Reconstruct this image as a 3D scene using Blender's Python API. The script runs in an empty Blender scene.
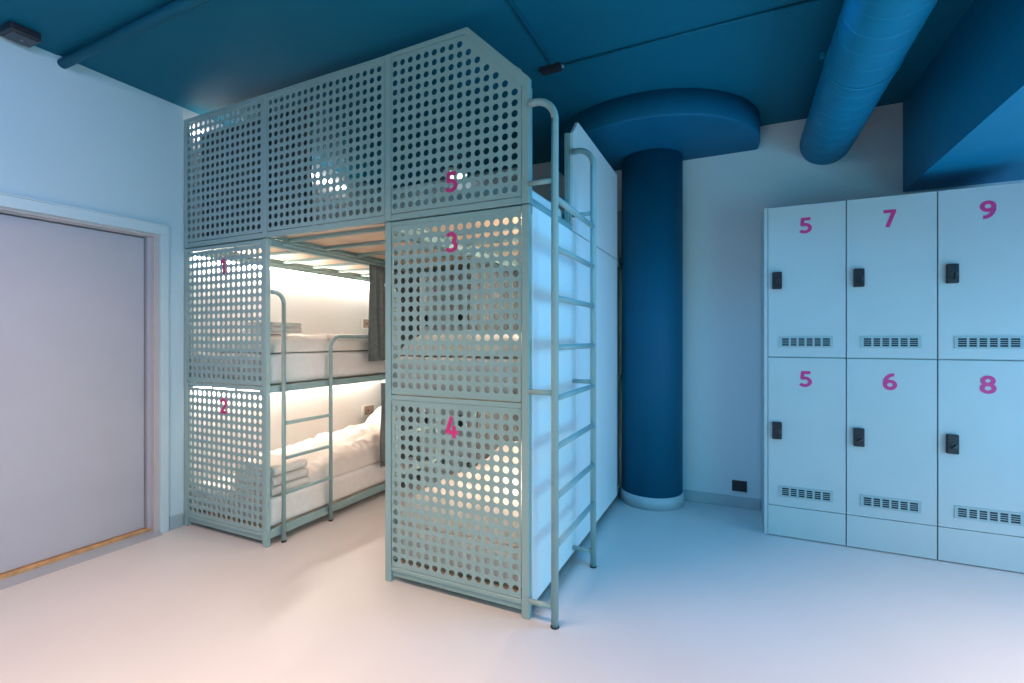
import bpy, bmesh, math, random
from mathutils import Vector, Matrix, noise
random.seed(4)
SC = bpy.context.scene
COL = SC.collection
PI = math.pi

# ------------------------------------------------------------------ helpers
def mat(name, col, rough=0.5, metal=0.0, spec=0.5, var=0.04, scale=6.0, bump=0.0, bscale=60.0, coat=0.0):
    m = bpy.data.materials.new(name); m.use_nodes = True
    nt = m.node_tree; b = nt.nodes['Principled BSDF']
    b.inputs['Roughness'].default_value = rough
    b.inputs['Metallic'].default_value = metal
    b.inputs['Specular IOR Level'].default_value = spec
    b.inputs['Coat Weight'].default_value = coat
    tc = nt.nodes.new('ShaderNodeTexCoord')
    nz = nt.nodes.new('ShaderNodeTexNoise'); nz.inputs['Scale'].default_value = scale
    nz.inputs['Detail'].default_value = 4
    nt.links.new(tc.outputs['Object'], nz.inputs['Vector'])
    rp = nt.nodes.new('ShaderNodeValToRGB')
    rp.color_ramp.elements[0].position = 0.3; rp.color_ramp.elements[1].position = 0.7
    rp.color_ramp.elements[0].color = [c * (1 - var) for c in col] + [1]
    rp.color_ramp.elements[1].color = [min(1, c * (1 + var)) for c in col] + [1]
    nt.links.new(nz.outputs['Fac'], rp.inputs['Fac'])
    nt.links.new(rp.outputs['Color'], b.inputs['Base Color'])
    if bump:
        n2 = nt.nodes.new('ShaderNodeTexNoise'); n2.inputs['Scale'].default_value = bscale
        n2.inputs['Detail'].default_value = 5
        nt.links.new(tc.outputs['Object'], n2.inputs['Vector'])
        bp = nt.nodes.new('ShaderNodeBump'); bp.inputs['Strength'].default_value = bump
        bp.inputs['Distance'].default_value = 0.01
        nt.links.new(n2.outputs['Fac'], bp.inputs['Height'])
        nt.links.new(bp.outputs['Normal'], b.inputs['Normal'])
    return m

def emis(name, col, strength):
    m = bpy.data.materials.new(name); m.use_nodes = True
    b = m.node_tree.nodes['Principled BSDF']
    b.inputs['Base Color'].default_value = (*col, 1)
    b.inputs['Emission Color'].default_value = (*col, 1)
    b.inputs['Emission Strength'].default_value = strength
    return m

def pane_mat(name):
    m = bpy.data.materials.new(name); m.use_nodes = True
    nt = m.node_tree; nt.nodes.clear()
    o = nt.nodes.new('ShaderNodeOutputMaterial'); mx = nt.nodes.new('ShaderNodeMixShader')
    t = nt.nodes.new('ShaderNodeBsdfTransparent'); g = nt.nodes.new('ShaderNodeBsdfGlossy')
    g.inputs['Roughness'].default_value = 0.02
    mx.inputs['Fac'].default_value = 0.07
    nt.links.new(t.outputs[0], mx.inputs[1]); nt.links.new(g.outputs[0], mx.inputs[2])
    nt.links.new(mx.outputs[0], o.inputs['Surface'])
    return m

class MB:
    """collects shapes into one mesh; material index per shape"""
    def __init__(s): s.bm = bmesh.new()
    def _mi(s, faces, mi, smooth=False):
        for f in faces:
            f.material_index = mi; f.smooth = smooth
    def box(s, x0, x1, y0, y1, z0, z1, bev=0.0, mi=0, seg=1):
        before = set(s.bm.faces)
        M = Matrix.Translation(((x0+x1)/2, (y0+y1)/2, (z0+z1)/2)) @ Matrix.Diagonal((abs(x1-x0), abs(y1-y0), abs(z1-z0), 1))
        r = bmesh.ops.create_cube(s.bm, size=1, matrix=M)
        if bev:
            es = list({e for v in r['verts'] for e in v.link_edges})
            bmesh.ops.bevel(s.bm, geom=es, offset=bev, segments=seg, affect='EDGES', profile=0.5)
        s._mi([f for f in s.bm.faces if f not in before], mi)
        return s
    def tube(s, pts, r, n=12, mi=0, cap=True):
        pts = [Vector(p) for p in pts]
        t = [(pts[min(i+1, len(pts)-1)] - pts[max(i-1, 0)]).normalized() for i in range(len(pts))]
        a = Vector((0, 0, 1)) if abs(t[0].z) < 0.9 else Vector((1, 0, 0))
        u = (a - t[0]*a.dot(t[0])).normalized()
        rings = []
        for i, p in enumerate(pts):
            u = (u - t[i]*u.dot(t[i])).normalized(); v = t[i].cross(u)
            rings.append([s.bm.verts.new(p + r*(math.cos(2*PI*k/n)*u + math.sin(2*PI*k/n)*v)) for k in range(n)])
        fs = []
        for A, B in zip(rings, rings[1:]):
            for k in range(n):
                fs.append(s.bm.faces.new((A[k], A[(k+1) % n], B[(k+1) % n], B[k])))
        s._mi(fs, mi, True)
        if cap:
            s._mi([s.bm.faces.new(rings[0][::-1]), s.bm.faces.new(rings[-1])], mi)
        return s
    def lathe(s, prof, centre, axis='Z', n=48, mi=0, a0=0, a1=2*PI, smooth=True, sharp=False):
        """prof: (radius, height) list; open ends closed with caps when full"""
        full = abs(a1-a0-2*PI) < 1e-6
        m = n if full else n+1
        c = Vector(centre)
        rings = []
        for (r, h) in prof:
            ring = []
            for k in range(m):
                a = a0 + (a1-a0)*k/n
                p = (r*math.cos(a), r*math.sin(a), h)
                if axis == 'Y': p = (p[0], p[2], p[1])
                if axis == 'X': p = (p[2], p[0], p[1])
                ring.append(s.bm.verts.new(c + Vector(p)))
            rings.append(ring)
        fs = []
        for A, B in zip(rings, rings[1:]):
            for k in range(m if full else n):
                fs.append(s.bm.faces.new((A[k], A[(k+1) % m], B[(k+1) % m], B[k])))
        s._mi(fs, mi, smooth)
        s._mi([s.bm.faces.new(rings[0][::-1]), s.bm.faces.new(rings[-1])], mi)
        if sharp:
            for ring in rings:
                for k in range(len(ring)-(0 if full else 1)):
                    e = s.bm.edges.get((ring[k], ring[(k+1) % len(ring)]))
                    if e: e.smooth = False
        return s
    def prism(s, poly, axis, a, b, mi=0, bev=0):
        """poly 2D; extruded along axis from a to b. axis X: (y,z); Y: (x,z); Z: (x,y)"""
        def P(p, t):
            return {'X': (t, p[0], p[1]), 'Y': (p[0], t, p[1]), 'Z': (p[0], p[1], t)}[axis]
        A = [s.bm.verts.new(P(p, a)) for p in poly]; B = [s.bm.verts.new(P(p, b)) for p in poly]
        n = len(poly)
        fs = [s.bm.faces.new(A[::-1]), s.bm.faces.new(B)]
        for k in range(n): fs.append(s.bm.faces.new((A[k], A[(k+1) % n], B[(k+1) % n], B[k])))
        if bev:
            before = set(s.bm.faces) - set(fs)
            bmesh.ops.bevel(s.bm, geom=list({e for f in fs for e in f.edges}), offset=bev, segments=2, affect='EDGES', profile=.5)
            fs = [f for f in s.bm.faces if f not in before]
        s._mi(fs, mi)
        return s
    def build(s, name, mats, parent=None, wn=False):
        bmesh.ops.recalc_face_normals(s.bm, faces=s.bm.faces)
        me = bpy.data.meshes.new(name); s.bm.to_mesh(me); s.bm.free()
        for m in (mats if isinstance(mats, (list, tuple)) else [mats]): me.materials.append(m)
        o = bpy.data.objects.new(name, me); COL.objects.link(o)
        if parent is not None:
            o.parent = parent
            o.matrix_parent_inverse = Matrix.Translation(-Vector(parent_loc(parent)))
        return o

def parent_loc(p):
    return Vector(p.location) if p.parent is None else Vector((0, 0, 0))

def tag(o, label, cat, group=None, kind=None):
    o['label'] = label; o['category'] = cat
    if group: o['group'] = group
    if kind: o['kind'] = kind
    return o
def struct(o, label=None, cat=None):
    o['kind'] = 'structure'
    if label: o['label'] = label
    if cat: o['category'] = cat
    return o
def thing(name, loc, label, cat, group=None):
    o = bpy.data.objects.new(name, None); o.empty_display_size = 0.1
    o.location = loc; COL.objects.link(o)
    return tag(o, label, cat, group)
def arc(c, r, a0, a1, n, f):
    return [f(c[0] + r*math.cos(a0+(a1-a0)*i/n), c[1] + r*math.sin(a0+(a1-a0)*i/n)) for i in range(n+1)]

# ------------------------------------------------------------------ materials
M_FLOOR = mat('poured_floor', (.62, .605, .59), .38, var=.03, scale=1.5, bump=.03, bscale=8)
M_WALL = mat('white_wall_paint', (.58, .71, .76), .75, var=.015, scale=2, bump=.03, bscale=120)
M_WALLW = mat('warm_white_wall', (.76, .75, .735), .75, var=.015, scale=2, bump=.03, bscale=120)  # paler, warmer tone for the wall behind the bunks
M_CEIL = mat('teal_ceiling_paint', (.001, .125, .205), .6, spec=.2, var=.04, scale=2, bump=.04, bscale=60)
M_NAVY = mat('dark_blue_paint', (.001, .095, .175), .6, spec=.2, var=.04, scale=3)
M_CAP = mat('dark_blue_bounce_lit', (.001, .118, .225), .6, spec=.2, var=.04, scale=3)  # column's dark blue, lightened to paint in light bounced off the floor
M_DUCT = mat('duct_blue_paint', (.001, .19, .34), .5, spec=.25, var=.04, scale=4)
M_STEEL = mat('sage_steel', (.285, .415, .415), .42, var=.03, scale=8, bump=.02, bscale=200)
M_BOARD = mat('white_laminate', (.86, .88, .89), .30, var=.01)
M_LOCK = mat('locker_grey', (.45, .545, .56), .40, var=.015)
M_LOCKIN = mat('locker_recess', (.30, .38, .40), .5)
M_VENT = mat('vent_frame', (.31, .44, .46), .45)
M_DARK = mat('black_plastic', (.022, .024, .03), .38, spec=.4)
M_SLOT = mat('dark_slot', (.015, .03, .035), .8)
M_PINK = mat('magenta_vinyl', (.62, .035, .22), .5)
M_SHEET = mat('white_cotton', (.86, .82, .79), .9, var=.03, scale=20, bump=.12, bscale=30)
M_DUVET = mat('cream_cotton', (.84, .775, .71), .9, var=.03, scale=14, bump=.15, bscale=22)
M_TOWEL = mat('folded_linen', (.80, .74, .69), .95, var=.05, scale=40, bump=.3, bscale=200)
M_CURT = mat('grey_curtain', (.145, .165, .165), .95, var=.15, scale=30, bump=.3, bscale=250)
M_PLY = mat('plywood', (.78, .56, .40), .6, var=.12, scale=3)
M_OAK = mat('oak_threshold', (.55, .30, .13), .5, var=.2, scale=25)
M_DOOR = mat('lilac_grey_door', (.47, .45, .49), .45, var=.02)
M_JAMB = mat('pinkish_jamb', (.56, .49, .48), .55, var=.03)
M_TRIM = mat('pale_blue_trim', (.58, .70, .74), .5, var=.02)
M_SKIRT = mat('grey_skirting', (.36, .46, .50), .5, var=.03)
M_THRESH = mat('grey_threshold', (.36, .38, .41), .45, var=.05)
M_PLATE = mat('white_socket', (.80, .78, .74), .4)
M_BRASS = mat('bronze_socket_insert', (.34, .22, .16), .4, metal=.5)
M_LED = emis('warm_led', (1, .90, .815), 95)
M_LED_TOP = emis('cool_led', (1, .97, .92), 20)
M_CHROME = mat('brushed_steel', (.6, .6, .6), .3, metal=1)

# ------------------------------------------------------------------ the setting
XL, XR, YF, YB, ZC = -3.546, 2.45, -2.6, 4.14, 2.952
struct(MB().box(XL-.2, XR+.2, YF-.2, YB+.2, -.15, 0).build('floor', M_FLOOR))
struct(MB().box(XL-.2, XR+.2, YF-.2, YB+.2, ZC, ZC+.15).build('ceiling', M_CEIL))
w = MB()
DY0, DY1, DZ1 = .86, 1.905, 2.022        # door opening
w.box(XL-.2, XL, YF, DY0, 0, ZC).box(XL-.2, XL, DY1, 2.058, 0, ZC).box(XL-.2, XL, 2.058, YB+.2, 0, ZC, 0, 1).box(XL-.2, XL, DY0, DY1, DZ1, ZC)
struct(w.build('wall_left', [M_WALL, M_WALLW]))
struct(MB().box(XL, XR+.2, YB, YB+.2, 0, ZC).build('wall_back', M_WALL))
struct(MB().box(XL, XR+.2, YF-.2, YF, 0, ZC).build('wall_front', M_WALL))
WZ0, WZ1 = .12, 1.75
WIN = ((-.9, 1.0), (1.5, 3.45))
w = MB()
for a, b in ((YF, WIN[0][0]), (WIN[0][1], WIN[1][0]), (WIN[1][1], YB)): w.box(XR, XR+.2, a, b, 0, ZC)
for a, b in WIN: w.box(XR, XR+.2, a, b, 0, WZ0).box(XR, XR+.2, a, b, WZ1, ZC)
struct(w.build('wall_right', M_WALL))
for k, (a, b) in enumerate(WIN):
    w = MB()
    for p, q in ((a, a+.05), ((a+b)/2-.03, (a+b)/2+.03), (b-.05, b)): w.box(XR+.06, XR+.12, p, q, WZ0+.05, WZ1-.05)
    w.box(XR+.06, XR+.12, a, b, WZ0, WZ0+.05).box(XR+.06, XR+.12, a, b, WZ1-.05, WZ1)
    win = struct(w.build('window_%d' % (k+1), M_TRIM))
    MB().box(XR+.085, XR+.09, a+.05, b-.05, WZ0+.05, WZ1-.05).build('pane', pane_mat('window_glass'), win)

# lowered ceiling over the lockers (beam running away from the viewer)
BX, BZ = 1.03, 2.33
struct(MB().box(BX, XR, YF, YB, BZ, ZC).build('beam', M_DUCT))

# round column with its disc-shaped head
CX, CY = -.636, 4.01
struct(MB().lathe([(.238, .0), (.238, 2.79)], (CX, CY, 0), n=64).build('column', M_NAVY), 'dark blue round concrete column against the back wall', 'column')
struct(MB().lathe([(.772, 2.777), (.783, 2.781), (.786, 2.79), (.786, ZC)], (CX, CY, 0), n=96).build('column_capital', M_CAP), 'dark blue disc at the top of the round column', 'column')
struct(MB().lathe([(.249, 0), (.249, .090), (.240, .096)], (CX, CY, 0), n=64).build('baseboard_column', M_SKIRT))

w = MB(); w.box(CX+.2, .155, YB-.014, YB, 0, .085, .003); w.box(BX+.52, XR, YB-.014, YB, 0, .085, .003)
struct(w.build('baseboard_back', M_SKIRT))
w = MB(); w.box(XL, XL+.014, 1.965, 2.052, 0, .092, .003).box(XL, XL+.014, YF, DY0-.08, 0, .092, .003)
struct(w.build('baseboard_left', M_SKIRT))

# door with its recess
d = MB().box(-3.645, -3.60, DY0+.065, 1.845, .05, 1.993, .002).build('door_1', M_DOOR)
struct(d, 'closed lilac-grey flush door in the left wall', 'door')
w = MB()
w.box(-3.69, -3.575, 1.851, 1.875, .03, DZ1).box(-3.69, -3.575, DY0, DY0+.06, .03, DZ1).box(-3.69, -3.575, DY0+.06, 1.851, 1.999, DZ1)
struct(w.build('trim_1', M_DOOR))
w = MB()
w.box(-3.69, XL+.001, 1.875, DY1, .0, DZ1).box(-3.575, XL+.001, DY0, 1.875, 2.006, DZ1)
struct(w.build('trim_2', M_JAMB))
w = MB()
w.box(XL+.002, XL+.022, DY1, 1.957, 0, DZ1, .002).box(XL+.002, XL+.022, DY0-.06, DY0, 0, DZ1, .002)
w.box(XL+.002, XL+.022, DY0-.06, 1.957, DZ1, 2.083, .002).box(XL+.002, XL+.030, DY0-.066, 1.963, 2.083, 2.093, .002)
struct(w.build('trim_3', M_TRIM))
struct(MB().box(-3.69, -3.572, DY0, 1.872, .012, .047, .003).build('trim_4', M_OAK))
struct(MB().prism([(-3.572, 0), (-3.572, .026), (XL, .018), (XL+.05, 0)], 'Y', DY0-.06, 1.902).build('trim_5', M_THRESH))
struct(MB().box(-3.76, -3.69, DY0, DY1, 0, DZ1).build('trim_6', M_DOOR))

# ------------------------------------------------------------------ digits
def ell(c, rx, ry, a0, a1, n=18):
    return [(c[0]+rx*math.cos(math.radians(a0+(a1-a0)*i/n)), c[1]+ry*math.sin(math.radians(a0+(a1-a0)*i/n))) for i in range(n+1)]
SIX = [('loop', ell((.31, .315), .215, .21, 0, 360, 30)), ('line', ell((.445, .40), .35, .49, 82, 190))]
GLYPH = {
    '1': [('line', [(.12, .70), (.36, .87)]), ('line', [(.37, .97), (.37, 0)])],
    '2': [('line', ell((.29, .68), .22, .215, 165, -35) + [(.13, .13)]), ('line', [(.06, .105), (.58, .105)])],
    '3': [('line', ell((.28, .70), .21, .195, 150, -60)), ('line', ell((.28, .315), .255, .21, 75, -150))],
    '4': [('line', [(.33, 1.0), (.09, .30)]), ('line', [(.02, .28), (.64, .28)]), ('line', [(.44, .58), (.44, 0)])],
    '5': [('line', [(.56, .895), (.12, .895)]), ('line', [(.19, .93), (.15, .50)]), ('line', [(.13, .52)] + ell((.28, .335), .26, .23, 95, -145))],
    '6': SIX,
    '7': [('line', [(.03, .895), (.56, .895)]), ('line', [(.50, .93), (.20, 0)])],
    '8': [('loop', ell((.31, .71), .195, .19, 0, 360, 30)), ('loop', ell((.31, .305), .225, .205, 0, 360, 30))],
    '9': [(k, [(.62-x, 1-y) for x, y in p]) for k, p in SIX],
}
def digit_mesh(ch, height, depth=.0016, wide=.185):
    """numeral as painted strokes, standing up and facing -Y"""
    bm = bmesh.new(); k = height
    for si, (kind, p) in enumerate(GLYPH[ch]):
        closed = kind == 'loop'
        p = [Vector(q) for q in (p[:-1] if closed else p)]
        n = len(p); A = []
        for i in range(n):
            a = p[(i-1) % n] if (closed or i) else p[i]
            b = p[(i+1) % n] if (closed or i < n-1) else p[i]
            d = (b-a).normalized(); nn = Vector((-d.y, d.x))*wide/2
            A.append((p[i]+nn, p[i]-nn))
        y0 = -depth/2-.0001*si
        def V(q, y): return bm.verts.new(((q.x-.31)*k*1.08, y, (q.y-.5)*k))
        R = [(V(l, y0), V(r_, y0), V(l, depth/2), V(r_, depth/2)) for l, r_ in A]
        for i in range(n if closed else n-1):
            a, b = R[i], R[(i+1) % n]
            bm.faces.new((a[0], a[1], b[1], b[0])); bm.faces.new((a[2], b[2], b[3], a[3]))
            bm.faces.new((a[0], b[0], b[2], a[2])); bm.faces.new((a[1], a[3], b[3], b[1]))
        if not closed:
            for a in (R[0], R[-1]): bm.faces.new((a[0], a[2], a[3], a[1]))
    bmesh.ops.recalc_face_normals(bm, faces=bm.faces)
    me = bpy.data.meshes.new('numeral'); bm.to_mesh(me); bm.free()
    me.materials.append(M_PINK)
    return me
def digit(ch, height, pos, parent, name, holes=None, hr=.017):
    me = digit_mesh(ch, height)
    me.transform(Matrix.Translation(pos))
    if holes:
        o = bpy.data.objects.new('tmp', me); COL.objects.link(o)
        b = MB()
        for (hx, hz) in holes:
            if abs(hx-pos[0]) < height*.7 and abs(hz-pos[2]) < height*.8:
                b.lathe([(hr, -.02), (hr, .02)], (hx, pos[1], hz), 'Y', n=20)
        c = b.build('tmpcut', M_PINK)
        md = o.modifiers.new('b', 'BOOLEAN'); md.operation = 'DIFFERENCE'; md.object = c; md.solver = 'EXACT'; md.use_self = True
        bpy.context.view_layer.update()
        me2 = bpy.data.meshes.new_from_object(o.evaluated_get(bpy.context.evaluated_depsgraph_get()))
        bpy.data.objects.remove(o); bpy.data.objects.remove(c)
        me = me2
    me.name = name
    o = bpy.data.objects.new(name, me); COL.objects.link(o)
    o.parent = parent; o.matrix_parent_inverse = Matrix.Translation(-parent_loc(parent))
    return o

# ------------------------------------------------------------------ perforated sheets
def perforated(name, xs, zs, x0, x1, z0, z1, y, parent, t=.003, r=.017, cut=0, tabs=False):
    """sheet in the XZ plane with round holes; cut = number of columns stepped off at the top right at 45 degrees"""
    bm = bmesh.new(); N = 16
    dx = xs[1]-xs[0]; dz = zs[0]-zs[1]
    nc, nr = len(xs), len(zs)
    gx0, gx1 = xs[0]-dx/2, xs[-1]+dx/2; gz1, gz0 = zs[0]+dz/2, zs[-1]-dz/2
    holes = []
    cache = {}
    def V(x, z, s):
        k = (round(x, 5), round(z, 5), s)
        if k not in cache: cache[k] = bm.verts.new((x, y + (t if s else 0), z))
        return cache[k]
    def face(pts):
        bm.faces.new([V(*p, 0) for p in pts]); bm.faces.new([V(*p, 1) for p in pts][::-1])
    for i, cx in enumerate(xs):
        first = max(0, i - (nc - cut) + 1) if cut else 0
        for j, cz in enumerate(zs):
            if j < first: continue
            holes.append((cx, cz))
            hp, bp = [], []
            for k in range(N):
                a = 2*PI*k/N; c, s_ = math.cos(a), math.sin(a)
                hp.append((cx+r*c, cz+r*s_))
                m = max(abs(c), abs(s_))
                bp.append((cx+dx/2*c/m, cz+dz/2*s_/m))
            for k in range(N):
                q = (k+1) % N
                face([bp[k], bp[q], hp[q], hp[k]])
                f = bm.faces.new((V(*hp[k], 0), V(*hp[q], 0), V(*hp[q], 1), V(*hp[k], 1))); f.smooth = True
    # margins
    face([(x0, z0), (x1, z0), (x1, gz0), (x0, gz0)])
    face([(x0, gz0), (gx0, gz0), (gx0, gz1), (x0, gz1)])
    if not cut:
        face([(gx1, gz0), (x1, gz0), (x1, gz1), (gx1, gz1)])
        face([(x0, gz1), (x1, gz1), (x1, z1), (x0, z1)])
        outline = [(x0, z0), (x1, z0), (x1, z1), (x0, z1)]
    else:
        k0 = nc-cut                                  # last full-height column index + 1
        zr = gz1 - (cut-1)*dz + (x1-gx1)*0 - .0      # diagonal through the stair
        xa = x1 - (z1 - (gz1-(cut-1)*dz-.0))         # 45 degree line from (x1, zc) to (xa, z1)
        zc = gz1-(cut-1)*dz + .022; xa = x1-(z1-zc)*(x1-(-1.235))/(z1-zc)
        stair = []
        for i in range(k0, nc):
            lvl = gz1 - (i-k0+1)*dz
            stair += [(xs[i]-dx/2, lvl), (xs[i]+dx/2, lvl)]
        face([(gx1, gz0), (x1, gz0), (x1, zc)] + [(gx1, zc-.0)] ) if False else None
        poly = [(gx1, gz0), (x1, gz0), (x1, zc), (-1.235, z1), (x0, z1), (x0, gz1), (xs[k0]-dx/2, gz1)] + stair
        face(poly)
        outline = [(x0, z0), (x1, z0), (x1, zc), (-1.235, z1), (x0, z1)]
    # rim
    for (a, b) in zip(outline, outline[1:]+outline[:1]):
        bm.faces.new((V(*a, 0), V(*b, 0), V(*b, 1), V(*a, 1)))
    bmesh.ops.recalc_face_normals(bm, faces=bm.faces)
    me = bpy.data.meshes.new(name); bm.to_mesh(me); bm.free(); me.materials.append(M_STEEL)
    o = bpy.data.objects.new(name, me); COL.objects.link(o)
    o.parent = parent; o.matrix_parent_inverse = Matrix.Translation(-parent_loc(parent))
    return o, holes

def lin(a, b, n): return [a+(b-a)*i/(n-1) for i in range(n)]

Y0 = 2.06           # front plane of the bunks
YE = 4.085          # their far end
T = .04             # square tube
def bar(name, x0, x1, y0, y1, z0, z1, parent, m=None, bev=.003):
    return MB().box(x0, x1, y0, y1, z0, z1, bev).build(name, m or M_STEEL, parent)

def ladder_inner(parent, X, side):
    """ladder and guard rail at the aisle side of a bunk; side = +1 when the aisle is on +X"""
    lad = MB()
    ya, yb, r = 2.172, 2.568, .0135
    x = X
    pts = [(x, ya, .004), (x, ya, 1.545)] + arc((ya-.070, 1.545), .070, 0, PI/2, 8, lambda a, b: (x, a, b)) + [(x-side*.006, 2.085, 1.615)]
    lad.tube(pts, r)
    l = lad.build('ladder', M_STEEL, parent)
    g = MB()
    pts = [(x, yb, .004), (x, yb, 1.25)] + arc((yb+.085, 1.25), .085, PI, PI/2, 8, lambda a, b: (x, a, b)) + [(x, 3.575, 1.335)]
    g.tube(pts, r)
    g.build('guard_rail', M_STEEL, parent)
    for z in (.315, .543, .768):
        MB().box(x-.011, x+.011, ya+.012, yb-.012, z-.011, z+.011, .003).build('rung', M_STEEL, l)
    for yy in (ya, yb): MB().lathe([(.0155, 0), (.0155, .010)], (x, yy, 0), n=14).build('foot_cap', M_DARK, l)
    return l

# ---------------- left bunk
def bunk(xa, xb, aisle, label, panels, loc):
    t = thing('bunk_bed', loc, label, 'bunk bed', 'two-tier bunk beds')
    xin = [xa, xb]
    for px in (xa, xb-T):
        bar('post', px, px+T, Y0, Y0+.03, 0, 1.952, t)
        if px > LXA: bar('post', px, px+T, YE-T, YE, 0, 1.952, t)
    for z0, z1 in ((.045, .098), (.972, 1.018)):
        for px in (xa, xb-T):
            bar('side_rail', px+.004, px+T-.004, Y0+.03, YE-T, z0, z1, t)
        bar('end_rail', xa+T, xb-T, YE-T+.004, YE-.004, z0, z1, t)
    for px in (xa, xb-T):
        bar('side_rail', px-(.004 if px > LXA else 0), px+T+(.004 if px > xa or xa > -3 else 0), Y0+.03, YE-T, 1.908, 1.952, t)
    # front rails and a light-blocking strip
    bar('end_rail', xa+T, xb-T, Y0+.012, Y0+.040, .030, .062, t)
    bar('end_rail', xa+T, xb-T, Y0+.002, Y0+.030, .062, .084, t)
    bar('end_rail', xa+T, xb-T, Y0+.002, Y0+.030, .988, 1.014, t)
    bar('end_rail', xa+T, xb-T, Y0+.002, Y0+.024, 1.926, 1.950, t)
    bar('end_rail', xa+T, xb-T, Y0+.025, Y0+.039, 1.926, 1.9575, t, bev=.001)  # strip added behind the rail to block light through the gap above
    for zb in (.098, 1.018):
        MB().box(xa+T+.002, xb-T-.002, Y0+.045, YE-.045, zb-.014, zb-.002).build('bed_base', M_PLY, t)
    for (ch, z0, zt, s0, s1, px0, px1) in panels:
        zs = [zt-.0508*i for i in range(17)]
        xs = lin(px0, px1, 15)
        p, holes = perforated('perforated_panel', xs, zs, xa+T+.004, xb-T-.004, s0, s1, Y0+.004, t)
        digit(ch, .107, ((px0+px1)/2, Y0+.0030, zt-.0508*1.45), p, 'panel_number')
        for k in range(4):
            fx = xa+T+.02+(xb-xa-2*T-.04)*k/3
            MB().box(fx-.012, fx+.012, Y0+.008, Y0+.012, s1-.004, s1+.010).build('fixing_tab', M_STEEL, p)
    return t

LXA, LXB = -3.541, -2.684
left = bunk(LXA, LXB, +1, 'sage steel two-tier bunk against the left wall, panels numbered 1 and 2',
            [('2', 0, .942, .088, .980, -3.466, -2.747), ('1', 0, 1.878, 1.020, 1.919, -3.470, -2.751)], ((LXA+LXB)/2, 3.07, 0))
ladder_inner(left, LXB+.018, 1)
RXA, RXB = -1.740, -.885
right = bunk(RXA, RXB, -1, 'sage steel two-tier bunk by the column, panels numbered 3 and 4',
             [('4', 0, .942, .088, .9865, -1.673, -.958), ('3', 0, 1.883, 1.020, 1.9245, -1.673, -.958)], ((RXA+RXB)/2, 3.07, 0))
ladder_inner(right, RXA-.018, -1)
# white side boards closing the outer side of the right bunk
XBD = -.889
MB().box(XBD-.018, XBD+.010, Y0+.0315, 2.770, .055, 1.950, .002).build('side_board', M_BOARD, right)['label'] = 'white laminate side board'
MB().box(XBD-.018, XBD+.010, 2.776, 3.846, .055, 1.950, .002).build('side_board', M_BOARD, right)['label'] = 'white laminate side board'
MB().box(XBD-.040, XBD-.022, 3.850, YE-T-.002, .055, 1.950, .002).build('light_stop_board', M_STEEL, right)  # board added to stop bunk light leaking beside the column

# ---------------- loft tier across both bunks
loft = thing('loft_bed', (-2.2, 3.07, 1.955), 'sage steel top tier with perforated fronts, number 5 and the tall outer ladder', 'bunk bed')
zs = [2.802-.0512*i for i in range(16)]
ZB, ZT = 1.958, 2.866
# frame of the front
for px in (LXA, -2.724, -1.742):
    bar('post', px, px+T, Y0, Y0+.024, ZB, ZT, loft)
bar('post', RXB-T, RXB, Y0, Y0+T, ZB, 2.511, loft)
for a, b in ((LXA+T, -2.724), (-2.724+T, -1.742), (-1.742+T, RXB-T)):
    bar('end_rail', a, b, Y0+.002, Y0+T-.004, ZB, 1.992, loft)
bar('top_rail', LXA+T, -2.724, Y0+.002, Y0+.03, 2.832, ZT, loft)
bar('top_rail', -2.724+T, -1.742, Y0+.002, Y0+.03, 2.832, ZT, loft)
w = MB(); w.prism([(-1.742+T, 2.846), (-1.742+T, 2.867), (-1.222, 2.876), (-.887, 2.548), (-.887, 2.512), (-.925, 2.512), (-1.236, 2.846)], 'Y', Y0, Y0+.034, bev=.003)
w.build('top_rail', M_STEEL, loft)
perforated('perforated_panel', lin(-3.482, -2.760, 15), zs, LXA+T+.003, -2.724-.003, 1.995, 2.829, Y0+.004, loft)
perforated('perforated_panel', lin(-2.656, -1.785, 18), zs, -2.724+T+.003, -1.742-.003, 1.995, 2.829, Y0+.004, loft)
p5, holes = perforated('perforated_panel', lin(-1.676, -.963, 15), zs, -1.742+T+.003, RXB-T-.002, 1.995, 2.842, Y0+.004, loft, cut=6)
digit('5', .107, (-1.318, Y0+.0030, 2.115), p5, 'panel_number')
# rear and side frame of the loft
for px in (LXA, -2.724, -1.742, RXB-T):
    bar('post', px, px+T, YE-T, YE, ZB, 2.40, loft)
    bar('side_rail', px+.004, px+T-.004, Y0+T, YE-T, ZB-.0, 1.995, loft)
    bar('side_rail', px+.006, px+T-.006, Y0+T, YE-T, 2.375, 2.40, loft) if px in (LXA,) else None
bar('end_rail', LXA+T, RXB-T, YE-T+.004, YE-.004, 2.375, 2.40, loft)
for yy in [2.24+.31*i for i in range(6)]:
    for a, b in ((LXA+T, -2.724), (-2.724+T, -1.742), (-1.742+T, RXB-T)):
        bar('cross_bar', a, b, yy-.015, yy+.015, 1.959, 1.982, loft)
for a, b in ((LXA+T-.002, -2.714), (-2.724+T-.002, -1.740), (-1.742+T-.002, RXB-T+.002)):
    MB().box(a, b, Y0+T+.002, YE-T-.002, 1.9825, 1.995).build('bed_base', M_PLY, loft)
# upper side board with its clipped corner
bar('post', -.93, XBD-.012, 2.690, 2.712, ZB+.04, 2.535, loft)
w = MB(); w.prism([(2.704, 1.958), (3.846, 1.958), (3.846, 2.636), (2.80, 2.636), (2.704, 2.537)], 'X', XBD-.010, XBD+.010, bev=.002)
w.build('side_board', M_BOARD, loft)['label'] = 'white laminate side board with clipped corner'
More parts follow.
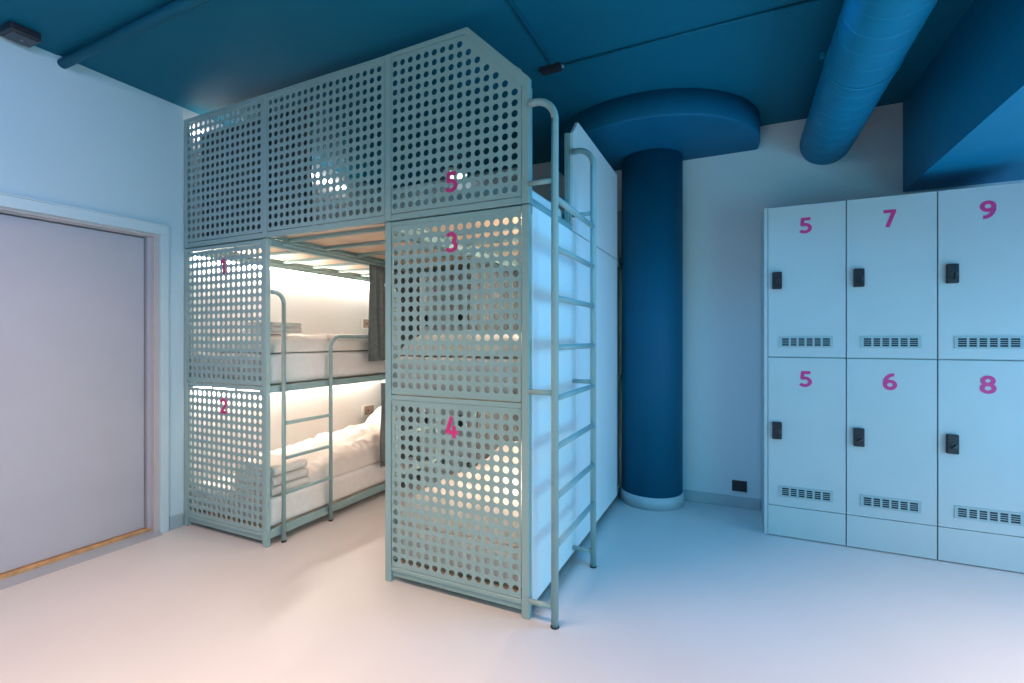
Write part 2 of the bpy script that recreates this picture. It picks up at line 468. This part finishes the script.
# tall ladder
XLD, yn, yf, r = -.757, 2.06, 2.700, .0170
lad = MB()
for yy in (yn, yf):
    pts = [(XLD, yy, .004), (XLD, yy, 2.325)] + arc((XLD-.095, 2.325), .095, 0, PI/2, 10, lambda a, b: (a, yy, b)) + [(-.886, yy, 2.42)]
    lad.tube(pts, r, 16)
    for z in (2.045, 1.07, .09):
        lad.tube([(XLD-.012, yy, z), (-.884 if yy == yn or z > 2 else -.8782, yy, z)], .0125, 10)
L = lad.build('ladder', M_STEEL, loft)
for z in (.365, .590, .819, 1.045, 1.279, 1.507, 1.735, 1.965):
    MB().tube([(XLD, yn+.014, z), (XLD, yf-.014, z)], .0145, 10).build('rung', M_STEEL, L)
for yy in (yn, yf): MB().lathe([(.0205, 0), (.0205, .006)], (XLD, yy, 0), n=16).build('foot_cap', M_DARK, L)

# ------------------------------------------------------------------ bedding
def mattress(x0, x1, y0, y1, z0, z1, label, seed):
    bm = bmesh.new(); nx, ny, nz = 10, 28, 5
    w = MB(); w.bm.free(); w.bm = bm
    w.box(x0, x1, y0, y1, z0, z1, .035, seg=3)
    bmesh.ops.subdivide_edges(bm, edges=[e for e in bm.edges if e.calc_length() > .12], cuts=12, use_grid_fill=True)
    for v in bm.verts:
        p = v.co*3+Vector((seed, 0, 0))
        n = noise.noise(p)*.006 + noise.noise(v.co*9)*.003
        c = v.co; d = Vector(((c.x-(x0+x1)/2)/(x1-x0), (c.y-(y0+y1)/2)/(y1-y0), 0))
        if c.z > z0+.02: v.co.z += n
        v.co += d*n*1.5
    for fc in bm.faces: fc.smooth = True
    o = w.build('mattress', M_SHEET)
    return tag(o, label, 'mattress', 'white covered mattresses')

def duvet(x0, x1, y0, y1, zb, H, label, seed, hump=0, wr=.02):
    nx, ny = 46, 96
    w = MB(); bm = w.bm
    top, bot = {}, {}
    for i in range(nx+1):
        for j in range(ny+1):
            u = -1+2*i/nx; v = -1+2*j/ny
            x = (x0+x1)/2 + (x1-x0)/2*u; y = (y0+y1)/2 + (y1-y0)/2*v
            e = (max(0, 1-abs(u)**8)**.45)*(max(0, 1-abs(v)**16)**.5)
            q = Vector((x*2.2+seed, y*1.6, seed*2))
            n = abs(noise.noise(q))*1.0 + .5*abs(noise.noise(q*2.3)) - .35
            n2 = noise.noise(Vector((x*7+y*5+seed, y*3-x*4, seed)))*.3
            q3 = Vector((x*5+y*3.2+seed, y*5.5-x*2.2, seed*3))
            rid = (1-abs(noise.noise(q3)))**3 + .6*(1-abs(noise.noise(q3*2.1)))**4
            h = H*e*(1+.10*math.sin(3*v+seed)) + wr*e*(n*1.3+n2+.55*(rid-.7))
            if hump: h += hump*e*math.exp(-((v-.55)/.42)**2)*(.75+.25*math.sin(u*2+.6))
            edge = 1-e
            x += .010*noise.noise(Vector((y*6, seed, 0)))*abs(u)**4
            top[i, j] = bm.verts.new((x, y, zb+.004+max(h, 0.0)))
            bot[i, j] = None
    fs = []
    for i in range(nx):
        for j in range(ny):
            fs.append(bm.faces.new((top[i, j], top[i+1, j], top[i+1, j+1], top[i, j+1])))
    ring = [top[i, 0] for i in range(nx+1)] + [top[nx, j] for j in range(1, ny+1)] + [top[i, ny] for i in range(nx-1, -1, -1)] + [top[0, j] for j in range(ny-1, 0, -1)]
    low = [bm.verts.new((v.co.x, v.co.y, zb+.002)) for v in ring]
    k = len(ring)
    for a in range(k): fs.append(bm.faces.new((ring[a], low[a], low[(a+1) % k], ring[(a+1) % k])))
    fs.append(bm.faces.new(low))
    for f_ in fs: f_.smooth = True
    o = w.build('duvet', M_DUVET)
    return tag(o, label, 'duvet', 'cream duvets')

def pillow(cx, cy, cz, w_, d_, h_, tilt, label, seed):
    w = MB(); bm = w.bm; n = 26
    T_, B_ = {}, {}
    for i in range(n+1):
        for j in range(n+1):
            u = -1+2*i/n; v = -1+2*j/n
            e = (max(0, 1-u**4)*max(0, 1-v**4))**.5
            pin = 1-.07*(1-abs(u*v))*0 - .06*(u*u*(1-v*v)*0)
            x = w_/2*u*(1-.05*(1-u*u)*0-.06*v*v*abs(u)); y = d_/2*v*(1-.06*u*u*abs(v))
            nn = noise.noise(Vector((u*2+seed, v*2, seed)))*.012*e
            T_[i, j] = Vector((x, y, h_/2*e+nn)); B_[i, j] = Vector((x, y, -h_/2*e*.7))
    R = Matrix.Translation((cx, cy, cz)) @ Matrix.Rotation(tilt, 4, 'X')
    tv = {k: bm.verts.new(R @ p) for k, p in T_.items()}
    bv = {}
    for k, p in B_.items():
        bv[k] = tv[k] if (k[0] in (0, n) or k[1] in (0, n)) else bm.verts.new(R @ p)
    for i in range(n):
        for j in range(n):
            f1 = bm.faces.new((tv[i, j], tv[i+1, j], tv[i+1, j+1], tv[i, j+1]))
            f2 = bm.faces.new((bv[i, j], bv[i, j+1], bv[i+1, j+1], bv[i+1, j]))
            f1.smooth = f2.smooth = True
    o = w.build('pillow', M_SHEET)
    return tag(o, label, 'pillow', 'white pillows')

def towel(cx, cy, z0, wx, dy, th, label, seed, rot=0):
    """folded cloth: ribbon doubled over with its round fold toward +X"""
    w = MB(); bm = w.bm
    t = th/2*.94
    path = []
    x0, x1 = -wx/2, wx/2
    for k in range(11): path.append((x0+(x1-t/2-x0)*k/10, t/2))
    for k in range(1, 8):
        a = -PI/2+PI*k/8; path.append((x1-t/2+math.cos(a)*t*.5+0, th/2+math.sin(a)*t/2))
    for k in range(11): path.append((x1-t/2-(x1-t/2-x0-.015)*k/10, th-t/2))
    m = 9; rows = []
    for j in range(m+1):
        y = -dy/2+dy*j/m
        L_, R_ = [], []
        for i, (px, pz) in enumerate(path):
            a = path[max(i-1, 0)]; b = path[min(i+1, len(path)-1)]
            tx, tz = b[0]-a[0], b[1]-a[1]; l = math.hypot(tx, tz) or 1
            nx_, nz_ = -tz/l, tx/l
            ns = noise.noise(Vector((px*8+seed, y*8, pz*30)))*.004
            L_.append(bm.verts.new((px+nx_*t*.47, y, pz+nz_*t*.47+ns*.4)))
            R_.append(bm.verts.new((px-nx_*t*.47+ns*.3, y, pz-nz_*t*.47+ns*.2)))
        rows.append((L_, R_))
    k = len(path)
    for (La, Ra), (Lb, Rb) in zip(rows, rows[1:]):
        for i in range(k-1):
            bm.faces.new((La[i], La[i+1], Lb[i+1], Lb[i])).smooth = True
            bm.faces.new((Ra[i+1], Ra[i], Rb[i], Rb[i+1])).smooth = True
        bm.faces.new((La[0], Lb[0], Rb[0], Ra[0])); bm.faces.new((La[-1], Ra[-1], Rb[-1], Lb[-1]))
    for L_, R_ in (rows[0], rows[-1]):
        for i in range(k-1): bm.faces.new((L_[i], R_[i], R_[i+1], L_[i+1]))
    bmesh.ops.transform(bm, matrix=Matrix.Translation((cx, cy, z0)) @ Matrix.Rotation(rot, 4, 'Z'), verts=bm.verts)
    o = w.build('folded_towel', M_TOWEL)
    return tag(o, label, 'towel', 'folded towels on the left bunk')

bx0, bx1 = LXA+T+.004, LXB-T+.020
mattress(bx0, bx1, 2.099, 4.035, .102, .292, 'white mattress on the lower left bed, behind panel 2', 1)
mattress(bx0, bx1, 2.099, 4.035, 1.022, 1.220, 'white mattress on the upper left bed, behind panel 1', 2)
rx0, rx1 = RXA+T-.020, RXB-T-.008
mattress(rx0, rx1, 2.099, 4.035, .102, .292, 'white mattress on the lower right bed, behind panel 4', 3)
mattress(rx0, rx1, 2.099, 4.035, 1.022, 1.220, 'white mattress on the upper right bed, behind panel 3', 4)
mattress(rx0, rx1-.02, 2.125, 4.030, 1.999, 2.10, 'thin mattress of the top right bed, behind panel 5', 5)
mattress(bx0, bx1, 2.30, 4.030, 1.999, 2.10, 'thin mattress of the top left bed, behind the dark curtain', 6)
duvet(bx0+.01, bx1-.005, 2.42, 3.72, .296, .135, 'rumpled cream duvet on the lower left bed', 1.3, .06, .055)
duvet(bx0+.01, bx1-.005, 2.13, 3.80, 1.226, .105, 'smooth cream duvet on the upper left bed', 2.7, .0, .026)
duvet(rx0+.01, rx1-.005, 2.13, 3.60, .296, .15, 'cream duvet on the lower right bed, behind panel 4', 4.1, .10, .03)
duvet(rx0+.01, rx1-.005, 2.13, 3.60, 1.226, .12, 'cream duvet on the upper right bed, behind panel 3', 5.9, .0, .026)
pillow(-3.14, 3.86, .50, .62, .36, .15, .55, 'white pillow propped at the far end of the lower left bed', 1)
pillow(-3.16, 3.93, 1.30, .60, .20, .11, .05, 'white pillow at the far end of the upper left bed', 2)
pillow(-1.31, 3.80, .375, .60, .36, .15, .10, 'white pillow on the lower right bed', 3)
pillow(-1.31, 3.80, 1.30, .60, .36, .15, .10, 'white pillow on the upper right bed', 4)
for k, (zz, w_, lab) in enumerate(((.296, .37, 'bottom folded towel of the stack on the lower left bed'), (.357, .36, 'middle folded towel of the stack on the lower left bed'), (.418, .34, 'top folded towel of the stack on the lower left bed'))):
    towel(-2.905, 2.268, zz, w_, .30-.012*k, .060, lab, k, .03*k)
for k, (zz, w_, lab) in enumerate(((1.363, .30, 'lower folded towel on the upper left bed'), (1.401, .28, 'upper folded towel on the upper left bed'))):
    towel(-3.06, 2.40, zz, w_, .25, .036, lab, k+5, .05*k)

# ------------------------------------------------------------------ curtains
def curtain(p0, p1, z0, z1, folds, amp, label, taper=0.0, name='curtain'):
    """gathered cloth between two ground points, with thickness"""
    w = MB(); bm = w.bm
    a = Vector((p0[0], p0[1], 0)); b = Vector((p1[0], p1[1], 0)); d = b-a; n = Vector((-d.y, d.x, 0)).normalized()
    nu, nv = folds*10, 14; t = .004
    F, B = [], []
    for j in range(nv+1):
        h = j/nv; z = z0+(z1-z0)*h
        fr, br = [], []
        for i in range(nu+1):
            u = i/nu
            uu = u*(1-taper*(1-h)*.5) + .02*noise.noise(Vector((u*3, h*2, folds)))
            ph = 2*PI*folds*u + .8*noise.noise(Vector((u*5, h*1.5, 3)))
            am = amp*(.75+.35*math.sin(u*9+1))*(1-.35*h)
            p = a+d*uu+n*am*math.sin(ph)
            fr.append(bm.verts.new((p.x+n.x*t/2, p.y+n.y*t/2, z))); br.append(bm.verts.new((p.x-n.x*t/2, p.y-n.y*t/2, z)))
        F.append(fr); B.append(br)
    def q(*v):
        f = bm.faces.new(v); f.smooth = True
    for j in range(nv):
        for i in range(nu):
            q(F[j][i], F[j][i+1], F[j+1][i+1], F[j+1][i]); q(B[j][i+1], B[j][i], B[j+1][i], B[j+1][i+1])
        q(F[j][0], F[j+1][0], B[j+1][0], B[j][0]); q(F[j][nu], B[j][nu], B[j+1][nu], F[j+1][nu])
    for i in range(nu):
        q(F[0][i], B[0][i], B[0][i+1], F[0][i+1]); q(F[nv][i], F[nv][i+1], B[nv][i+1], B[nv][i])
    return tag(w.build(name, M_CURT), label, 'curtain', 'grey bunk curtains')
XC = LXB+.062
curtain((XC, 2.925), (XC, 3.57), 1.14, 1.905, 8, .024, 'grey curtain bunched at the far end of the upper left bed')
curtain((XC, 3.06), (XC, 3.57), .27, .955, 6, .022, 'grey curtain bunched beside the lower left bed')
XC2 = RXA-.062
curtain((XC2, 3.08), (XC2, 3.98), 1.14, 1.905, 9, .020, 'grey curtain on the upper right bed, seen through panel 3')
curtain((XC2, 3.20), (XC2, 3.98), .27, .955, 8, .020, 'grey curtain on the lower right bed, seen through panel 4')
curtain((-3.495, 2.158), (-2.40, 2.158), 2.003, 2.795, 14, .024, 'dark curtain drawn behind the top left perforated panels')
def rod(x, y0, y1, z, label):
    w = MB().tube([(x, y0, z), (x, y1, z)], .008, 10)
    return tag(w.build('curtain_rod', M_STEEL), label, 'curtain rod', 'bunk curtain rods')
rod(XC, 2.14, 3.58, 1.918, 'thin curtain rod over the upper left bed')
rod(XC2, 2.14, 4.0, 1.918, 'thin curtain rod over the upper right bed')

# ------------------------------------------------------------------ LED strips and sockets in the bunks
def led(x0, x1, y0, y1, z, label, m=None):
    t = MB().box(x0, x1, y0, y1, z, z+.010, .001).build('led_strip', m or M_LED)
    return tag(t, label, 'light strip', 'light strips in the bunks')
led(XL+.024, XL+.046, 2.12, 4.03, 1.896, 'glowing light strip along the wall over the upper left bed')
led(XL+.024, XL+.046, 2.12, 4.03, .958, 'glowing light strip along the wall over the lower left bed')
led(XBD-.068, XBD-.046, 2.32, 3.82, 1.896, 'glowing light strip over the upper right bed')
led(XBD-.068, XBD-.046, 2.32, 3.82, .958, 'glowing light strip over the lower right bed')
led(XL+.014, XL+.030, 2.100, 3.6, 2.812, 'dim light strip along the wall of the top left bed', M_LED_TOP)
def bed_socket(y, z, label):
    t = thing('wall_socket', (XL, y, z), label, 'socket', 'sockets at the bed heads')
    MB().box(XL+.0005, XL+.010, y-.100, y+.100, z-.060, z+.060, .003, seg=2).build('faceplate', M_PLATE, t)
    MB().box(XL+.010, XL+.014, y-.065, y+.075, z-.042, z+.046, .002).build('insert', M_BRASS, t)
    w = MB()
    w.lathe([(.010, 0), (.010, .002)], (XL+.0142, y-.015, z), 'X', n=14)
    w.build('outlet', M_DARK, t)
    return t
bed_socket(3.93, .560, 'white socket with bronze insert above the lower left pillow')
bed_socket(3.91, 1.475, 'white socket beside the curtain on the upper left bed')

# ------------------------------------------------------------------ lockers
def locker(x0, x1, yf, yb, zt, zsplit, zpl, nums, label, group, left_side=False, ndig=.107):
    t = thing('locker', ((x0+x1)/2, (yf+yb)/2, 0), label, 'locker', group)
    w = MB()
    w.box(x0+.0015, x1-.0015, yf+.022, yb, 0.004, zt, .002)
    w.build('body', M_LOCK, t)
    if left_side: MB().box(x0-.001, x0+.020, yf, yb-.001, .003, zt+.001, .002).build('side_panel', M_LOCK, t)
    xl = x0+(.023 if left_side else .003)
    MB().box(xl, x1-.003, yf+.0015, yf+.0205, .006, zpl-.002, .0015).build('plinth', M_LOCK, t)
    for (za, zb, ch) in ((zpl+.002, zsplit-.003, nums[1]), (zsplit+.003, zt-.004, nums[0])):
        dr = MB().box(xl, x1-.003, yf, yf+.0205, za, zb, .002).build('door', M_LOCK, t)
        cx = (xl+x1)/2
        digit(ch, ndig, (cx-.004, yf-.0012, zb-.138), dr, 'number')
        # lock with its thumb turn
        lx, lz = xl+(.052 if left_side else .0605), za+(zb-za)*.5+(.008 if left_side else .002)
        lk = MB()
        lk.box(lx-.028, lx+.028, yf-.026, yf-.0003, lz-.057, lz+.057, .006, seg=3)
        lk.lathe([(.017, -.004), (.017, 0)], (lx+.006, yf-.0262, lz-.006), 'Y', n=20, mi=1)
        lk.build('lock', [M_DARK, mat('lock_dial', (.05, .055, .065), .3)], dr)
        tt = MB(); tt.box(-.004, .004, -.012, 0, -.026, .012, .002)
        bmesh.ops.transform(tt.bm, matrix=Matrix.Translation((lx+.006, yf-.0305, lz-.006)) @ Matrix.Rotation(.8 if ch in '68' else .0, 4, 'Y'), verts=tt.bm.verts)
        tt.build('thumb_turn', M_DARK, dr)
        # vent: frame of bars over a dark sheet painted in as the shade of the slots
        vx, vz, vw, vh = cx-.003, za+.099, .150, .0365
        v = MB()
        v.box(vx-vw, vx+vw, yf-.0045, yf-.0005, vz+vh-.013, vz+vh, 0).box(vx-vw, vx+vw, yf-.0045, yf-.0005, vz-vh, vz-vh+.011, 0)
        v.box(vx-vw, vx-vw+.016, yf-.0045, yf-.0005, vz-vh+.011, vz+vh-.013).box(vx+vw-.016, vx+vw, yf-.0045, yf-.0005, vz-vh+.011, vz+vh-.013)
        zz0, zz1 = vz-vh+.011, vz+vh-.013
        for k in range(1, 6):
            bx = vx-vw+.016+(2*vw-.032)*k/6
            v.box(bx-.0055, bx+.0055, yf-.0045, yf-.0005, zz0, zz1)
        for k in range(1, 4):
            bz = zz0+(zz1-zz0)*k/4
            v.box(vx-vw+.016, vx+vw-.016, yf-.0042, yf-.0007, bz-.0017, bz+.0017)
        v.box(vx-vw+.016, vx+vw-.016, yf-.0012, yf-.0003, zz0, zz1, 0, 1)
        v.build('vent_grille', [M_VENT, M_SLOT], dr)
    return t
YLK = 3.643
G = 'lockers on the back wall'
locker(.160, .620, YLK, YB-.012, 2.200, 1.196, .205, '55', 'tall pale two-door locker with pink 5 on both doors, nearest the column', G, True)
locker(.620, 1.071, YLK, YB-.012, 2.200, 1.196, .205, '76', 'tall pale two-door locker numbered 7 above and 6 below', G)
locker(1.071, 1.525, YLK, YB-.012, 2.200, 1.196, .205, '98', 'tall pale two-door locker numbered 9 above and 8 below', G)
G2 = 'lockers at the end of the aisle'
locker(-2.655, -2.264, 3.62, YB-.012, 1.93, 1.05, .12, '31', 'locker between the bunks, farther from the column', G2)
locker(-2.262, -1.872, 3.62, YB-.012, 1.93, 1.05, .12, '42', 'locker between the bunks, closer to the column', G2)

# ------------------------------------------------------------------ services
t = thing('wall_socket', (.01, YB, .168), 'small black double socket low on the back wall beside the lockers', 'socket')
MB().box(-.043, .063, YB-.012, YB-.0005, .126, .210, .003, seg=2).build('faceplate', M_DARK, t)
for sx in (-.017, .036): MB().lathe([(.019, 0), (.019, .003), (.015, .0035)], (sx, YB-.0157, .168), 'Y', n=20).build('outlet', M_SLOT, t)

t = thing('ventilation_duct', (.575, .8, 2.768), 'fat blue spiral ventilation duct running under the ceiling into the back wall', 'duct')
R0 = .166
prof = [(R0, -2.55)]; y = -2.5
while y < YB-.02:
    prof += [(R0, y), (R0+.0016, y+.003), (R0+.0016, y+.007), (R0, y+.010)]
    y += .139
prof.append((R0, YB-.003))
MB().lathe(prof, (.580, 0, 2.756), 'Y', n=56, sharp=True).build('duct_pipe', M_DUCT, t)
w = MB(); w.lathe([(R0+.0035, -.0), (R0+.006, .005), (R0+.006, .03), (R0+.0035, .035)], (.580, 2.95, 2.756), 'Y', n=56)
w.box(.580-R0-.022, .580-R0-.004, 2.955, 2.980, 2.79, 2.82, .002)
c = w.build('clamp_ring', M_DUCT, t)
for yy in (2.968, 1.2): MB().tube([(.580, yy, 2.92), (.580, yy, ZC)], .005, 8).build('hanger_rod', M_DUCT, t)

t = thing('ceiling_pipe', (-2.3, 1.39, 2.91), 'slim teal pipe crossing the ceiling from the left wall', 'pipe')
MB().tube([(XL+.002, 1.392, 2.912), (XR-.01-1.45, 1.392, 2.912)], .026, 20).build('pipe', M_CEIL, t)
MB().lathe([(.045, 0), (.045, .006)], (XL+.001, 1.392, 2.912), 'X', n=24).build('wall_flange', M_WALL, t)
for xx in (-2.6, -.4): MB().box(xx-.01, xx+.01, 1.385, 1.40, 2.93, ZC-.0005).build('clip', M_CEIL, t)

t = tag(MB().tube([(-.992, -2.5, 2.943), (-.992, 2.655, 2.943)], .0075, 8).build('conduit', M_CEIL), 'thin dark conduit running along the ceiling toward the junction box', 'conduit', 'ceiling conduits')
t = tag(MB().tube([(-.925, 2.694, 2.943), (.400, 2.694, 2.943)], .0065, 8).build('conduit', M_CEIL), 'thin dark conduit crossing the ceiling from junction box to duct', 'conduit', 'ceiling conduits')
t = thing('ceiling_junction_box', (-1.0, 2.69, 2.93), 'small black junction box on the ceiling where two conduits meet', 'junction box')
MB().box(-1.075, -.950, 2.668, 2.716, 2.918, ZC+.0005, .004, seg=2).build('box', M_DARK, t)
MB().lathe([(.011, 0), (.011, .014)], (-.949, 2.694, 2.943-.006), 'X', n=16).build('gland', M_CHROME, t)

t = thing('emergency_ceiling_light', (-3.44, 1.175, 2.92), 'small black ceiling box above the left door', 'lamp')
MB().box(-3.500, -3.368, 1.112, 1.238, 2.905, ZC-.0005, .010, seg=3).build('housing', M_DARK, t)
MB().box(-3.488, -3.380, 1.124, 1.226, 2.902, 2.905, .001).build('lens', mat('smoked_lens', (.035, .04, .055), .3), t)
MB().box(-3.444, -3.434, 1.178, 1.186, 2.9005, 2.902).build('indicator', mat('clear_indicator', (.5, .5, .55), .2), t)

t = thing('ceiling_lamp', (-2.50, 3.99, 2.93), 'round white ceiling lamp glimpsed through the top panel beside number 5', 'lamp')
MB().lathe([(.118, 0), (.122, .006), (.122, .0295)], (-2.50, 3.99, 2.922), n=40).build('housing', M_PLATE, t)
MB().lathe([(.085, 0), (.108, .010), (.110, .014)], (-2.50, 3.99, 2.9075), n=40).build('diffuser', emis('lamp_diffuser', (.93, .97, 1), 2.6), t)

# ------------------------------------------------------------------ light
def area(name, loc, rot, sx, sy, power, col, spread=PI):
    l = bpy.data.lights.new(name, 'AREA'); l.shape = 'RECTANGLE'; l.size = sx; l.size_y = sy
    l.energy = power; l.color = col; l.spread = spread
    o = bpy.data.objects.new(name, l); o.location = loc; o.rotation_euler = rot; COL.objects.link(o)
    return o
LP = {  # power in watts, colour
    'added_fill': (13, (1.000, 0.923, 0.808)),  # added fill from the camera side for bunk aisle and panel fronts
    'window_near': (73, (0.151, 0.822, 1.000)),
    'window_far': (62, (0.290, 0.613, 1.000)),
    'spot_blue': (13, (0.031, 0.423, 1.000)),
    'warm_left': (31, (1.000, 0.645, 0.484)),
    'warm_front': (11.5, (1.000, 0.696, 0.478)),
    'warm_right': (21, (1.000, 0.619, 0.381)),
    'warm_centre': (8, (1.000, 0.500, 0.438)),
    'left_wall_fill': (13, (0.485, 0.538, 1.000)),  # added fill tilted at the left wall, no fitting there
}
AR = {
    'added_fill': ((-1.1, -1.4, 2.6), (PI*.30, 0, 0), .7, .7, 2.8),
    'window_near': ((XR+.19, sum(WIN[0])/2, (WZ0+WZ1)/2), (0, PI/2, 0), WZ1-WZ0, WIN[0][1]-WIN[0][0], PI),
    'window_far': ((XR+.19, sum(WIN[1])/2, (WZ0+WZ1)/2), (0, PI/2, 0), WZ1-WZ0, WIN[1][1]-WIN[1][0], PI),
    'spot_blue': ((.02, 2.40, ZC-.02), (0, 0, 0), .3, .3, 2.05),
    'warm_left': ((-2.1, .65, ZC-.02), (0, 0, 0), 1.1, 1.0, 2.0),
    'warm_front': ((-1.15, .75, ZC-.02), (0, 0, 0), .6, .6, 1.45),
    'warm_centre': ((-.1, .75, ZC-.02), (0, 0, 0), .3, .3, 1.3),
    'warm_right': ((1.55, 2.0, BZ-.02), (0, 0, 0), .3, .3, 1.5),
    'left_wall_fill': ((-1.6, .3, ZC-.3), (0, PI/3, 0), .5, .5, 2.6),
}
for k, (loc, rot, sx, sy, spread) in AR.items():
    if LP[k][0]: area('lamp_'+k, loc, rot, sx, sy, LP[k][0], LP[k][1], spread)
wd = bpy.data.worlds.new('World'); SC.world = wd; wd.use_nodes = True
WS = .05
bg = wd.node_tree.nodes['Background']; bg.inputs['Color'].default_value = (.45, .65, 1, 1); bg.inputs['Strength'].default_value = WS

# ------------------------------------------------------------------ camera
f, cx, cy, vp, h = 478., 512., 338.5, 738., 1.32
th = math.atan2(vp-cx, f)
cam = bpy.data.cameras.new('camera'); co = bpy.data.objects.new('camera', cam); COL.objects.link(co)
cam.sensor_width = 36; cam.sensor_fit = 'HORIZONTAL'; cam.lens = 36*f/1024
cam.shift_y = (cy-341.5)/1024
cam.clip_start = .05
co.location = (0, 0, h); co.rotation_euler = (PI/2, 0, th)
SC.camera = co
SC.view_settings.view_transform = 'Standard'; SC.view_settings.look = 'None'
SC.view_settings.exposure = 0.0; SC.view_settings.gamma = 1; SC.view_settings.use_curve_mapping = False
cyc = SC.cycles
cyc.max_bounces = 8; cyc.diffuse_bounces = 5; cyc.glossy_bounces = 3; cyc.transparent_max_bounces = 8
cyc.caustics_reflective = False; cyc.caustics_refractive = False
cyc.sample_clamp_indirect = 6; cyc.use_denoising = True
try: cyc.denoiser = 'OPENIMAGEDENOISE'
except Exception: pass
